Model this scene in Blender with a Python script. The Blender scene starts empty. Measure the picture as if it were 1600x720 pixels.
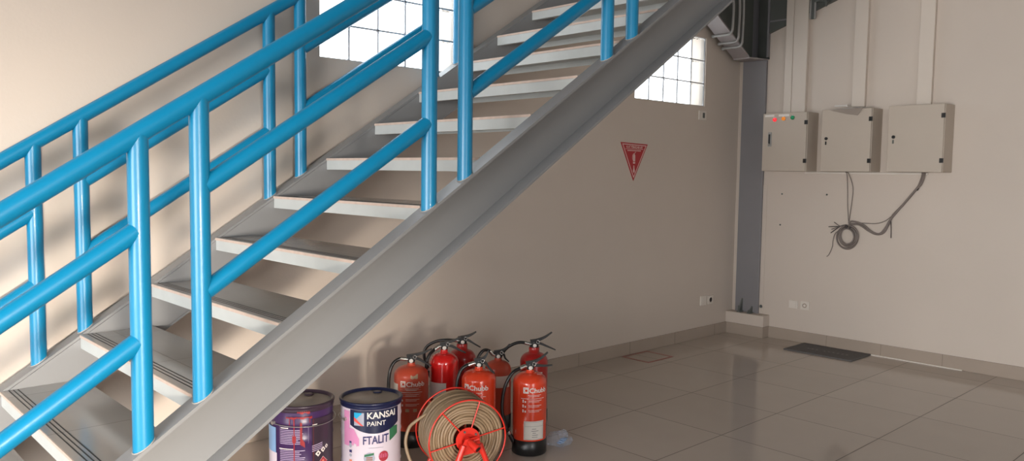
import bpy, bmesh, math, random
from mathutils import Vector, Matrix
random.seed(7)
S = bpy.context.scene
COL = S.collection
PI = math.pi

# ---------------------------------------------------------------- camera
cam_d = bpy.data.cameras.new('camera')
cam = bpy.data.objects.new('camera', cam_d); COL.objects.link(cam)
CP = Vector((-6.45795, -3.89960, 1.42001)); YAW, PITCH, ROLL, FPX = 0.756033, -0.0726572, 0.0135426, 1253.25
fw = Vector((math.sin(YAW)*math.cos(PITCH), math.cos(YAW)*math.cos(PITCH), math.sin(PITCH)))
rt = Vector((math.cos(YAW), -math.sin(YAW), 0)); up = rt.cross(fw)
r2 = rt*math.cos(ROLL) + up*math.sin(ROLL); u2 = up*math.cos(ROLL) - rt*math.sin(ROLL)
M = Matrix((r2, u2, -fw)).transposed().to_4x4(); M.translation = CP
cam.matrix_world = M
cam_d.sensor_width = 36.0; cam_d.lens = FPX*36.0/1600.0; cam_d.clip_start = 0.05; cam_d.clip_end = 200
S.camera = cam

# ---------------------------------------------------------------- light and exposure
S.view_settings.view_transform = 'Standard'
try: S.view_settings.look = 'None'
except Exception: pass
S.view_settings.gamma = 1.0; S.view_settings.use_curve_mapping = False
S.view_settings.exposure = 0.0
W = bpy.data.worlds.new('sky'); S.world = W; W.use_nodes = True
bg = W.node_tree.nodes['Background']; bg.inputs[0].default_value = (0.90, 0.95, 1.0, 1); bg.inputs[1].default_value = 4.0
S.cycles.max_bounces = 10; S.cycles.diffuse_bounces = 5; S.cycles.glossy_bounces = 4; S.cycles.transmission_bounces = 8
S.cycles.sample_clamp_indirect = 6.0

def area(name, loc, look, sx, sy, power, color, spread=PI):
    d = bpy.data.lights.new(name, 'AREA'); d.shape = 'RECTANGLE'; d.size = sx; d.size_y = sy
    d.energy = power; d.color = color; d.spread = spread
    o = bpy.data.objects.new(name, d); COL.objects.link(o); o.location = loc
    o.rotation_euler = (Vector(look)-Vector(loc)).to_track_quat('-Z', 'Y').to_euler()
    return o
# daylight through the big roller-door opening on the left and the open front behind the camera
area('daylight_left_opening', (-10.9, -3.0, 1.1), (0, -2.8, 0.9), 3.4, 1.9, 350, (1.0, 0.965, 0.94))
area('daylight_front_opening', (-7.3, -10.4, 1.2), (-6.0, 0, 1.0), 2.4, 2.0, 30, (0.95, 0.98, 1.0))
# low warm lamp added near the left jamb to brighten the left back wall
area('added_warm_lamp', (-8.15, -9.85, 0.75), (-5.65, 0, 0.22), 0.8, 0.6, 29, (1.0, 0.88, 0.75), math.radians(25))

# ---------------------------------------------------------------- materials
def srgb(r, g, b):
    f = lambda c: (c/255)/12.92 if c/255 <= 0.04045 else ((c/255+0.055)/1.055)**2.4
    return (f(r), f(g), f(b), 1)
def mat(name, col, rough=0.5, metal=0.0, noise=0.0, nscale=8.0, bump=0.0, bscale=40.0, coat=0.0, spec=0.5, emit=None, estr=0.0, dirt=None):
    m = bpy.data.materials.new(name); m.use_nodes = True
    nt = m.node_tree; b = nt.nodes['Principled BSDF']
    b.inputs['Base Color'].default_value = col; b.inputs['Roughness'].default_value = rough
    b.inputs['Metallic'].default_value = metal; b.inputs['Coat Weight'].default_value = coat
    b.inputs['Specular IOR Level'].default_value = spec
    tc = nt.nodes.new('ShaderNodeTexCoord')
    if noise > 0:
        n = nt.nodes.new('ShaderNodeTexNoise'); n.inputs['Scale'].default_value = nscale; n.inputs['Detail'].default_value = 5
        nt.links.new(tc.outputs['Object'], n.inputs['Vector'])
        mx = nt.nodes.new('ShaderNodeMix'); mx.data_type = 'RGBA'
        c2 = dirt if dirt else tuple(c*(1-noise) for c in col[:3])+(1,)
        mx.inputs[6].default_value = c2
        mx.inputs[7].default_value = col if dirt else tuple(min(1, c*(1+noise*0.6)) for c in col[:3])+(1,)
        if dirt:
            rp = nt.nodes.new('ShaderNodeValToRGB'); rp.color_ramp.elements[0].position = 0.5-noise; rp.color_ramp.elements[1].position = 0.62
            nt.links.new(n.outputs['Fac'], rp.inputs[0]); nt.links.new(rp.outputs[0], mx.inputs[0])
        else:
            nt.links.new(n.outputs['Fac'], mx.inputs[0])
        nt.links.new(mx.outputs[2], b.inputs['Base Color'])
    if bump > 0:
        n2 = nt.nodes.new('ShaderNodeTexNoise'); n2.inputs['Scale'].default_value = bscale; n2.inputs['Detail'].default_value = 3
        nt.links.new(tc.outputs['Object'], n2.inputs['Vector'])
        bp = nt.nodes.new('ShaderNodeBump'); bp.inputs['Strength'].default_value = bump; bp.inputs['Distance'].default_value = 0.01
        nt.links.new(n2.outputs['Fac'], bp.inputs['Height']); nt.links.new(bp.outputs[0], b.inputs['Normal'])
    if emit:
        b.inputs['Emission Color'].default_value = emit; b.inputs['Emission Strength'].default_value = estr
    return m

m_wall = mat('wall_plaster', srgb(207, 195, 183), 0.55, noise=0.05, nscale=2.0, bump=0.05, bscale=60)
m_ceil = mat('ceiling_deck', srgb(112, 112, 110), 0.8, noise=0.04)
m_blue = mat('blue_paint', srgb(0, 124, 168), 0.36, noise=0.05, nscale=14, bump=0.04, bscale=30, coat=0.1)
m_steel = mat('grey_steel_paint', srgb(134, 135, 136), 0.36, noise=0.07, nscale=3.5, bump=0.03, bscale=25)
m_lip = mat('tread_channel_paint', srgb(192, 197, 196), 0.45, noise=0.12, nscale=9)
m_tile_edge = mat('tile_edge', srgb(205, 185, 172), 0.6, noise=0.25, nscale=30)
m_groove = mat('tread_groove', srgb(52, 48, 46), 0.6)
m_weld = mat('weld_bead', srgb(158, 157, 154), 0.5, noise=0.2, nscale=60)
m_col = mat('column_paint', srgb(130, 128, 131), 0.42, noise=0.06, nscale=4)
m_cold = mat('column_primer', srgb(92, 96, 92), 0.5, noise=0.15, nscale=6)
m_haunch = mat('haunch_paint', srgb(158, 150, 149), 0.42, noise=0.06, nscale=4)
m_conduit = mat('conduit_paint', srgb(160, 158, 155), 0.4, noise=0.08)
m_base = mat('baseboard_tile', srgb(170, 156, 143), 0.22, noise=0.08, nscale=5)
m_grout = mat('grout', srgb(112, 102, 94), 0.8)
m_white = mat('white_plastic', srgb(222, 214, 204), 0.35, noise=0.02)
m_trunk = mat('trunking_plastic', srgb(214, 203, 191), 0.45, noise=0.03)
m_box = mat('cabinet_paint', srgb(190, 178, 164), 0.45, noise=0.05, nscale=6, bump=0.03, bscale=200)
m_black = mat('black_plastic', srgb(20, 20, 21), 0.4, noise=0.2, nscale=20)
m_rubber = mat('black_rubber', srgb(24, 24, 25), 0.35)
m_red = mat('extinguisher_red', srgb(226, 68, 36), 0.22, noise=0.08, nscale=5, coat=0.4)
m_redold = mat('extinguisher_red_faded', srgb(202, 80, 56), 0.35, noise=0.14, nscale=6, coat=0.1)
m_redcrim = mat('extinguisher_red_crimson', srgb(214, 32, 30), 0.16, noise=0.05, nscale=5, coat=0.5)
m_reddark = mat('extinguisher_red_deep', srgb(172, 28, 26), 0.28, noise=0.1, nscale=6, coat=0.2)
m_chrome = mat('valve_metal', srgb(200, 198, 192), 0.25, metal=0.9, noise=0.1, nscale=40)
m_label = mat('paper_label', srgb(228, 222, 214), 0.6, noise=0.04, nscale=30)
m_print = mat('label_print', srgb(70, 68, 70), 0.7)
m_lwhite = mat('white_lettering', srgb(236, 230, 224), 0.5)
m_smudge = mat('label_residue', srgb(188, 160, 132), 0.7, noise=0.2, nscale=60)
m_reel = mat('reel_red', srgb(222, 48, 34), 0.3, noise=0.08, nscale=12, coat=0.2)
m_hose = mat('hose_tan', srgb(154, 130, 102), 0.42, noise=0.12, nscale=12)
m_navy = mat('pail_navy', srgb(28, 34, 68), 0.3, noise=0.15, nscale=10)
m_liddust = mat('lid_dusty', srgb(176, 166, 156), 0.45, noise=0.25, nscale=14)
m_pailw = mat('pail_white', srgb(226, 214, 226), 0.3, noise=0.03)
m_purple = mat('pail_purple', srgb(66, 42, 88), 0.3, noise=0.15, nscale=8)
m_paildk = mat('pail_purple_grime', srgb(58, 44, 58), 0.35, noise=0.3, nscale=14)
m_sblue = mat('pail_pale_blue', srgb(140, 180, 226), 0.4)
m_pink = mat('pail_pink', srgb(224, 150, 196), 0.35)
m_green = mat('pail_green', srgb(58, 118, 84), 0.35)
m_cyan = mat('logo_cyan', srgb(34, 172, 222), 0.35)
m_coral = mat('logo_coral', srgb(234, 92, 84), 0.35)
m_silver = mat('logo_silver', srgb(170, 174, 190), 0.3)
m_indigo = mat('letter_indigo', srgb(62, 60, 112), 0.4)
m_drip = mat('red_paint_drip', srgb(156, 42, 48), 0.3, noise=0.15, nscale=40)
m_lilac = mat('pail_fine_print', srgb(190, 172, 204), 0.5)
m_crimson = mat('icon_crimson', srgb(176, 52, 66), 0.4)
m_brown = mat('icon_brown', srgb(150, 96, 70), 0.5)
m_orange = mat('icon_orange', srgb(226, 140, 110), 0.5)
m_sign = mat('sign_red', srgb(176, 34, 42), 0.35)
m_signw = mat('sign_white', srgb(226, 190, 184), 0.4)
m_cable = mat('cable_grey', srgb(126, 116, 110), 0.5, noise=0.1, nscale=60)
m_cabled = mat('cable_dark', srgb(58, 52, 52), 0.5)
m_mat = mat('mat_charcoal', srgb(106, 103, 102), 0.9, noise=0.25, nscale=60, bump=0.4, bscale=300)
m_matink = mat('mat_print', srgb(134, 131, 128), 0.9)
m_redtape = mat('red_tape', srgb(150, 70, 62), 0.4, noise=0.2, nscale=30)
m_paper = mat('paper_sheet', srgb(212, 206, 200), 0.7, noise=0.05, nscale=20)
m_trigrey = mat('triangle_grey', srgb(150, 138, 128), 0.7, noise=0.05, nscale=20)
m_mortar = mat('block_mortar', srgb(188, 188, 192), 0.7, noise=0.08)
m_lampr = mat('lamp_red', srgb(230, 40, 50), 0.2, emit=srgb(255, 40, 50), estr=0.9)
m_lampo = mat('lamp_amber', srgb(226, 140, 50), 0.2, emit=srgb(255, 140, 40), estr=0.35)
m_lampg = mat('lamp_green', srgb(20, 150, 96), 0.2)
m_frost = mat('wire_steel', srgb(190, 186, 182), 0.3, metal=0.7)

def tile_mat(name, c1, c2, grout, size, ox, oy, w, rough, spec=0.5):
    m = bpy.data.materials.new(name); m.use_nodes = True; nt = m.node_tree; b = nt.nodes['Principled BSDF']
    L = nt.links.new; N = nt.nodes.new
    tc = N('ShaderNodeTexCoord'); sp = N('ShaderNodeSeparateXYZ'); L(tc.outputs['Object'], sp.inputs[0])
    def mth(op, a, bb):
        n = N('ShaderNodeMath'); n.operation = op
        for i, v in enumerate((a, bb)):
            if isinstance(v, (int, float)): n.inputs[i].default_value = v
            else: L(v, n.inputs[i])
        return n.outputs[0]
    masks, cells = [], []
    for ch, o in ((sp.outputs[0], ox), (sp.outputs[1], oy)):
        t = mth('DIVIDE', mth('SUBTRACT', ch, o), size)
        fr = mth('SUBTRACT', t, mth('FLOOR', t, 0)); cells.append(mth('FLOOR', t, 0))
        d = mth('MINIMUM', fr, mth('SUBTRACT', 1.0, fr)); masks.append(mth('LESS_THAN', d, w/2/size))
    g = mth('MAXIMUM', masks[0], masks[1])
    cx = N('ShaderNodeCombineXYZ'); L(cells[0], cx.inputs[0]); L(cells[1], cx.inputs[1])
    wn = N('ShaderNodeTexWhiteNoise'); L(cx.outputs[0], wn.inputs['Vector'])
    no = N('ShaderNodeTexNoise'); no.inputs['Scale'].default_value = 4.0; no.inputs['Detail'].default_value = 6; L(tc.outputs['Object'], no.inputs['Vector'])
    mx = N('ShaderNodeMix'); mx.data_type = 'RGBA'; mx.inputs[6].default_value = c1; mx.inputs[7].default_value = c2
    L(mth('ADD', mth('MULTIPLY', wn.outputs['Value'], 0.45), mth('MULTIPLY', no.outputs['Fac'], 0.5)), mx.inputs[0])
    m2 = N('ShaderNodeMix'); m2.data_type = 'RGBA'; L(mx.outputs[2], m2.inputs[6]); m2.inputs[7].default_value = grout; L(g, m2.inputs[0])
    L(m2.outputs[2], b.inputs['Base Color'])
    L(mth('ADD', mth('MULTIPLY', g, 0.5), mth('ADD', mth('MULTIPLY', no.outputs['Fac'], 0.06), rough)), b.inputs['Roughness'])
    bp = N('ShaderNodeBump'); bp.inputs['Strength'].default_value = 0.15; bp.inputs['Distance'].default_value = 0.002; bp.invert = True
    L(g, bp.inputs['Height']); L(bp.outputs[0], b.inputs['Normal'])
    b.inputs['Specular IOR Level'].default_value = spec
    return m
m_floor = tile_mat('floor_tile', srgb(184, 173, 163), srgb(196, 185, 175), srgb(92, 84, 78), 0.6, -2.0613, -0.9678, 0.005, 0.06)
m_tread = tile_mat('tread_tile', srgb(172, 167, 162), srgb(186, 181, 176), srgb(112, 104, 98), 0.6, -9.03, -0.70, 0.004, 0.12)

def glass_mat():
    m = bpy.data.materials.new('glass_block_glass'); m.use_nodes = True; nt = m.node_tree; L = nt.links.new
    b = nt.nodes['Principled BSDF']
    b.inputs['Base Color'].default_value = (0.97, 0.985, 0.98, 1); b.inputs['Roughness'].default_value = 0.10
    b.inputs['Transmission Weight'].default_value = 1.0; b.inputs['IOR'].default_value = 1.12
    tc = nt.nodes.new('ShaderNodeTexCoord'); wv = nt.nodes.new('ShaderNodeTexWave'); wv.inputs['Scale'].default_value = 9; wv.inputs['Distortion'].default_value = 2.5
    L(tc.outputs['Object'], wv.inputs['Vector'])
    bp = nt.nodes.new('ShaderNodeBump'); bp.inputs['Strength'].default_value = 0.12; bp.inputs['Distance'].default_value = 0.01
    L(wv.outputs['Fac'], bp.inputs['Height']); L(bp.outputs[0], b.inputs['Normal'])
    return m
m_glass = glass_mat()
def film_mat():
    m = bpy.data.materials.new('clear_film'); m.use_nodes = True; nt = m.node_tree; L = nt.links.new
    b = nt.nodes['Principled BSDF']; out = nt.nodes['Material Output']
    b.inputs['Base Color'].default_value = srgb(196, 208, 226); b.inputs['Roughness'].default_value = 0.12
    tr = nt.nodes.new('ShaderNodeBsdfTransparent'); mx = nt.nodes.new('ShaderNodeMixShader'); mx.inputs[0].default_value = 0.20
    L(tr.outputs[0], mx.inputs[1]); L(b.outputs[0], mx.inputs[2]); L(mx.outputs[0], out.inputs[0])
    return m
m_film = film_mat()

# ---------------------------------------------------------------- mesh helpers
class MB:
    def __init__(s): s.v = []; s.f = []; s.m = []; s.sm = []; s.mats = []
    def mi(s, m):
        if m not in s.mats: s.mats.append(m)
        return s.mats.index(m)
    def add(s, vs, fs, m, smooth=False):
        o = len(s.v); s.v += [tuple(v) for v in vs]; k = s.mi(m)
        for f in fs: s.f.append([o+i for i in f]); s.m.append(k); s.sm.append(smooth)
    def bm(s, bm, m, smooth=False, mw=None):
        bm.verts.index_update()
        s.add([(mw @ v.co) if mw else v.co.copy() for v in bm.verts], [[v.index for v in f.verts] for f in bm.faces], m, smooth); bm.free()
    def hexa(s, p, m):   # 8 points: bottom loop 4, top loop 4
        s.add(p, [(0,3,2,1), (4,5,6,7), (0,1,5,4), (1,2,6,5), (2,3,7,6), (3,0,4,7)], m)
    def box(s, lo, hi, m, bev=0.0, seg=2, mw=None):
        x0,y0,z0 = [min(a,b) for a,b in zip(lo,hi)]; x1,y1,z1 = [max(a,b) for a,b in zip(lo,hi)]
        p = [(x0,y0,z0),(x1,y0,z0),(x1,y1,z0),(x0,y1,z0),(x0,y0,z1),(x1,y0,z1),(x1,y1,z1),(x0,y1,z1)]
        b = bmesh.new(); vs = [b.verts.new(q) for q in p]
        for f in [(0,3,2,1),(4,5,6,7),(0,1,5,4),(1,2,6,5),(2,3,7,6),(3,0,4,7)]: b.faces.new([vs[i] for i in f])
        if bev > 0: bmesh.ops.bevel(b, geom=list(b.edges), offset=bev, segments=seg, profile=0.5, affect='EDGES')
        s.bm(b, m, False, mw)
    def tube(s, pts, r, m, seg=12, caps=True, closed=False):
        pts = [Vector(p) for p in pts]; n = len(pts); rs = r if isinstance(r, (list, tuple)) else [r]*n
        tans = []
        for i in range(n):
            a = pts[(i-1) % n] if (closed or i > 0) else pts[0]; b = pts[(i+1) % n] if (closed or i < n-1) else pts[-1]
            tans.append((b-a).normalized())
        t0 = tans[0]; nrm = t0.orthogonal().normalized(); vs = []
        for i in range(n):
            if i > 0:
                q = tans[i-1].rotation_difference(tans[i]); nrm = (q @ nrm).normalized()
            nrm = (nrm - tans[i]*nrm.dot(tans[i])).normalized(); bn = tans[i].cross(nrm)
            for k in range(seg):
                a = 2*PI*k/seg; vs.append(pts[i] + (nrm*math.cos(a)+bn*math.sin(a))*rs[i])
        fs = []
        for i in range(n if closed else n-1):
            j = (i+1) % n
            for k in range(seg):
                k2 = (k+1) % seg; fs.append((i*seg+k, i*seg+k2, j*seg+k2, j*seg+k))
        s.add(vs, fs, m, True)
        if caps and not closed:
            s.add(vs[:seg], [tuple(range(seg))[::-1]], m); s.add(vs[-seg:], [tuple(range(seg))], m)
    def cyl(s, a, b, r, m, seg=16): s.tube([a, b], r, m, seg)
    def lathe(s, prof, m, seg=32, c=(0,0,0), smooth=True, mw=None, cap0=True, cap1=True, sx=1.0):
        vs = []; fs = []; n = len(prof)
        for r, z in prof:
            for k in range(seg):
                a = 2*PI*k/seg; q = Vector((c[0]+r*math.cos(a)*sx, c[1]+r*math.sin(a), c[2]+z)); vs.append((mw @ q) if mw else q)
        for i in range(n-1):
            for k in range(seg):
                k2 = (k+1) % seg; fs.append((i*seg+k, i*seg+k2, (i+1)*seg+k2, (i+1)*seg+k))
        s.add(vs, fs, m, smooth)
        if cap0: s.add(vs[:seg], [tuple(range(seg))[::-1]], m)
        if cap1: s.add(vs[-seg:], [tuple(range(seg))], m)
    def torus(s, c, ax, R, r, m, seg=48, sec=10):
        ax = Vector(ax).normalized(); u = ax.orthogonal().normalized(); w = ax.cross(u); c = Vector(c)
        s.tube([c+(u*math.cos(2*PI*i/seg)+w*math.sin(2*PI*i/seg))*R for i in range(seg)], r, m, sec, closed=True)
    def prism(s, poly, d, m):   # polygon of 3-D points extruded by vector d
        poly = [Vector(p) for p in poly]; d = Vector(d); n = len(poly)
        vs = poly + [p+d for p in poly]
        s.add(vs, [tuple(range(n))[::-1], tuple(range(n, 2*n))] + [(i, (i+1) % n, n+(i+1) % n, n+i) for i in range(n)], m)
    def build(s, name, parent=None, autosmooth=True):
        org = Vector((0,0,0))
        if parent is not None and s.world: 
            q = parent
            while q is not None: org += q.location; q = q.parent
        me = bpy.data.meshes.new(name); me.from_pydata([tuple(Vector(v)-org) for v in s.v], [], s.f)
        for m in s.mats: me.materials.append(m)
        me.polygons.foreach_set('material_index', s.m); me.polygons.foreach_set('use_smooth', s.sm); me.update()
        bb = bmesh.new(); bb.from_mesh(me); bmesh.ops.recalc_face_normals(bb, faces=list(bb.faces))
        bb.to_mesh(me); bb.free()
        o = bpy.data.objects.new(name, me); COL.objects.link(o)
        if parent is not None: o.parent = parent
        return o
    world = True
def tag(o, label=None, cat=None, group=None, kind=None):
    if label: o['label'] = label
    if cat: o['category'] = cat
    if group: o['group'] = group
    if kind: o['kind'] = kind
    return o
def thing(name, loc, label, cat, group=None, rz=0.0, kind=None):
    o = bpy.data.objects.new(name, None); COL.objects.link(o); o.location = loc; o.rotation_euler = (0, 0, rz); o.empty_display_size = 0.1
    return tag(o, label, cat, group, kind)
def arc_pts(ctrl, n=8):   # Catmull-Rom through control points
    P = [Vector(p) for p in ctrl]; P = [P[0]*2-P[1]] + P + [P[-1]*2-P[-2]]; out = []
    for i in range(1, len(P)-2):
        a, b, c, d = P[i-1], P[i], P[i+1], P[i+2]
        for k in range(n):
            t = k/n; out.append(0.5*((2*b)+(c-a)*t+(2*a-5*b+4*c-d)*t*t+(3*b-a-3*c+d)*t**3))
    out.append(P[-2]); return out
_txt = {}
def text_geo(body, size, bold=0.0, sx=1.0):
    key = (body, bold)
    if key not in _txt:
        cu = bpy.data.curves.new('t', 'FONT'); cu.body = body; cu.size = 1.0; cu.offset = bold; cu.resolution_u = 3
        ob = bpy.data.objects.new('t', cu); COL.objects.link(ob)
        dg = bpy.context.evaluated_depsgraph_get(); dg.update()
        me = bpy.data.meshes.new_from_object(ob.evaluated_get(dg))
        v = [(q.co.x, q.co.y) for q in me.vertices]; f = [list(p.vertices) for p in me.polygons]
        bpy.data.objects.remove(ob); bpy.data.curves.remove(cu); bpy.data.meshes.remove(me)
        x0 = min(q[0] for q in v); _txt[key] = ([(q[0]-x0, q[1]) for q in v], f)
    v, f = _txt[key]
    return [(q[0]*size*sx, q[1]*size) for q in v], f
class CylDraw:
    """draws marks on the side of an upright cylinder; s = arc length from the front (-y side), growing to the viewer's right"""
    def __init__(s, mb, R, c=(0,0,0), front=-PI/2): s.mb, s.R, s.c, s.fr = mb, R, c, front
    def P(s, u, z, e=0.0006):
        R = s.R(z) if callable(s.R) else s.R
        a = s.fr + u/R; return (s.c[0]+(R+e)*math.cos(a), s.c[1]+(R+e)*math.sin(a), s.c[2]+z)
    def strip(s, u0, u1, lo, hi, m, n=None, e=0.0006):
        n = n or max(2, int(abs(u1-u0)/0.008)+1); vs = []; fs = []
        for i in range(n+1):
            u = u0+(u1-u0)*i/n; a = lo(u) if callable(lo) else lo; b = hi(u) if callable(hi) else hi
            vs += [s.P(u, a, e), s.P(u, b, e)]
        for i in range(n): fs.append((2*i, 2*i+2, 2*i+3, 2*i+1))
        s.mb.add(vs, fs, m, True)
    def disc(s, u, z, r, m, e=0.001, n=12, rz=None):
        rz = rz or r; h = lambda w: rz*math.sqrt(max(0, 1-((w-u)/r)**2))
        s.strip(u-r, u+r, lambda w: z-h(w), lambda w: z+h(w), m, n, e)
    def diamond(s, u, z, r, m, e=0.001):
        h = lambda w: max(0, r-abs(w-u)); s.strip(u-r, u+r, lambda w: z-h(w), lambda w: z+h(w), m, 8, e)
    def text(s, body, u, z, size, m, bold=0.0, sx=1.0, e=0.0012, slant=0.0):
        v, f = text_geo(body, size, bold, sx); s.mb.add([s.P(u+q[0], z+q[1]+slant*q[0], e) for q in v], f, m)

# ================================================================ SETTING
def struct(name, mb, parent=None):
    o = mb.build(name, parent)
    if parent is None: o['kind'] = 'structure'
    return o
XL, YB, ZC = -10.6, -10.0, 4.3
b = MB(); b.box((-18, -16, -0.15), (0.3, 0.3, 0), m_floor); struct('floor', b)
b = MB(); b.box((XL, YB, ZC), (0.3, 0.3, ZC+0.15), m_ceil); struct('ceiling', b)
# wall behind the stairs (plane y = 0) with two glass-block openings
W1 = (-4.220, -3.270, 2.024, 2.784); W2 = (-1.500, -0.545, 2.000, 2.570)
b = MB(); T = 0.16
xs = [XL-0.16, W1[0], W1[1], W2[0], W2[1], 0.3]
b.box((xs[0], 0, 0), (xs[1], T, ZC), m_wall); b.box((xs[2], 0, 0), (xs[3], T, ZC), m_wall); b.box((xs[4], 0, 0), (xs[5], T, ZC), m_wall)
for w in (W1, W2):
    b.box((w[0], 0, 0), (w[1], T, w[2]), m_wall); b.box((w[0], 0, w[3]), (w[1], T, ZC), m_wall)
struct('wall_back', b)
b = MB()
b.box((0, -0.285, 0), (T, YB, ZC), m_wall); b.box((0, -0.285, 0), (T, 0, 2.425), m_wall); b.box((0.13, -0.285, 2.425), (T, 0, ZC), m_cold)
struct('wall_right', b)
b = MB(); OY0, OY1, OZ = -8.2, -1.2, 2.3
b.box((XL-T, OY1, 0), (XL, 0, ZC), m_wall); b.box((XL-T, YB, 0), (XL, OY0, ZC), m_wall); b.box((XL-T, OY0, OZ), (XL, OY1, ZC), m_wall)
struct('wall_left', b)
b = MB()
b.box((XL, YB-T, 0), (-8.6, YB, ZC), m_wall); b.box((-6.0, YB-T, 0), (0.16, YB, ZC), m_wall); b.box((-8.6, YB-T, 3.2), (-6.0, YB, ZC), m_wall)
struct('wall_front', b)

def glass_window(n, w, ny):
    nx = 5; cw = 0.19; ch = 0.19
    fr = MB()
    for i in range(nx+1):
        x = w[0]+i*cw; fr.box((x-0.0035, 0.010, w[2]), (x+0.0035, 0.024, w[3]), m_mortar)
    for j in range(ny+1):
        z = w[2]+j*ch; fr.box((w[0], 0.010, z-0.0045), (w[0]+nx*cw, 0.030, z+0.0045), m_mortar)
    root = fr.build('window_%d' % n); root['kind'] = 'structure'
    for i in range(nx):
        for j in range(ny):
            gl = MB(); x = w[0]+(i+0.5)*cw; z = w[2]+(j+0.5)*ch; h = 0.0915
            gl.box((x-h, 0.004, z-h), (x+h, 0.084, z+h), m_glass, 0.016, 4)
            o = gl.build('glass_block', root)
glass_window(1, W1, 4); glass_window(2, W2, 3)

HB = 0.097
b = MB(); b.box((XL, -0.012, 0), (-0.11, 0, HB), m_base, 0.002, 1)
x = -0.30
while x > -8.0:
    b.box((x-0.0015, -0.0126, 0), (x+0.0015, -0.011, HB), m_grout); x -= 0.6
struct('baseboard_back', b)
b = MB(); b.box((-0.012, -0.37, 0), (0, -2.345, HB), m_base, 0.002, 1); b.box((-0.012, -2.345, 0), (0, YB, 0.055), m_base, 0.002, 1)
for y in (-0.90, -1.345, -1.80): b.box((-0.0126, y-0.0012, 0), (-0.011, y+0.0012, HB), m_grout)
struct('baseboard_right', b)
b = MB(); b.box((-0.024, -0.93, 0), (-0.012, -1.94, 0.007), m_white); struct('trim_2', b)      # pale strip lying along the foot of the skirting
b = MB(); b.box((-0.110, -0.372, HB), (0, 0, 0.196), m_wall, 0.004, 2); b.box((-0.112, -0.374, 0), (0, 0, HB), m_base, 0.002, 1); struct('trim_1', b)   # plinth in the corner
b = MB(); b.box((-0.006, -0.268, 0.20), (0, -0.310, 1.335), m_wall, 0.002, 1); struct('trim_3', b)     # cover strip beside the column
LIGHTS_DONE = True

# ================================================================ STEEL COLUMN in the corner
col = thing('steel_column', (-0.02, -0.16, 0.196), 'dark blue-grey painted steel column rising from the low plinth in the corner', 'column')
b = MB(); b.box((-0.028, -0.045, 0.196), (0, -0.272, 2.420), m_col, 0.003, 2); b.build('column_casing', col)
b = MB()
b.box((-0.028, -0.284, 2.445), (0.11, -0.268, ZC), m_col); b.box((-0.028, -0.105, 2.445), (0.11, -0.088, ZC), m_col); b.box((0.11, -0.284, 2.445), (0.125, -0.0, ZC), m_cold)
b.build('column_flange', col)
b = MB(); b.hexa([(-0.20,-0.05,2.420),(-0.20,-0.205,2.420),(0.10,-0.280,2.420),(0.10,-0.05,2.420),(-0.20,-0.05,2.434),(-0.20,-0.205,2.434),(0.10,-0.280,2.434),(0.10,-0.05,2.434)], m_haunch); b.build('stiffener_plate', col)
b = MB(); b.box((-0.028, 0, 2.434), (0.0, -0.088, 3.6), m_cold)
for z in (2.52, 2.62, 2.68, 2.74, 2.84): 
    b.cyl((-0.028, -0.060, z), (-0.042, -0.060, z), 0.012, m_cold, 6); b.box((-0.036, -0.005, z+0.03), (-0.028, -0.086, z+0.036), m_col)
b.build('bolted_end_plate', col)
for (yy, zz, ww, hh) in ((-0.115, 0.196, 0.035, 0.12), (-0.215, 0.196, 0.03, 0.06)):
    b = MB(); b.box((-0.085, yy-ww/2, zz), (-0.028, yy+ww/2, zz+0.010), m_cold); b.prism([(-0.028, yy-0.006, zz), (-0.085, yy-0.006, zz), (-0.028, yy-0.006, zz+hh)], (0, 0.012, 0), m_cold)
    b.cyl((-0.066, yy+0.012, zz), (-0.066, yy+0.012, zz+hh*0.45), 0.006, m_cold, 8); b.build('base_gusset', col)
# haunch beam running along the back wall, up and left from the column
hau = thing('haunch_beam', (-0.2, -0.125, 2.43), 'grey tapered steel haunch sloping up and left from the column head under the stairs', 'steel beam')
hz = lambda x: 2.432 + (-0.2-x)*0.553
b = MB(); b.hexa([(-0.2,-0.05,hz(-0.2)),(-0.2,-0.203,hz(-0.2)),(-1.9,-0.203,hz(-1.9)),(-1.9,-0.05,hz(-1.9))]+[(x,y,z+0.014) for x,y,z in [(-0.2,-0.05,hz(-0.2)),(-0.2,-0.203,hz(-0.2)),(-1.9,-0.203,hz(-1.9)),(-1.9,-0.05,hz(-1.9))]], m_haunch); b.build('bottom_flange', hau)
b = MB(); b.prism([(-0.03,-0.13,2.44),(-0.2,-0.13,2.44),(-1.9,-0.13,hz(-1.9)+0.01),(-1.9,-0.13,3.5),(-0.03,-0.13,3.5)], (0, 0.010, 0), m_cold); b.build('web_plate', hau)
for i, (x, top) in enumerate(((-0.505, 2.90), (-0.410, 2.92), (-0.350, 2.94))):
    z = hz(x); bb = MB()
    pts = arc_pts([(x-0.9, -0.185, top+0.5), (x-0.32, -0.195, top+0.17), (x-0.06, -0.215, top+0.035), (x, -0.222, top-0.05), (x, -0.222, z+0.07), (x, -0.216, z+0.01), (x-0.003, -0.190, z-0.012), (x-0.004, -0.12, z-0.014), (x-0.004, -0.03, z-0.014)], 7)
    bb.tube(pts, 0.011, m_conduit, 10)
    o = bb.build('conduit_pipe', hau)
    bb = MB(); bb.torus((x-0.004, -0.045, z-0.014), (0, 1, 0), 0.013, 0.004, m_conduit, 14, 6); bb.cyl((x-0.004, -0.045, z-0.030), (x-0.004, -0.045, z-0.012), 0.004, m_conduit, 6); bb.build('clamp', o)
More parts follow.
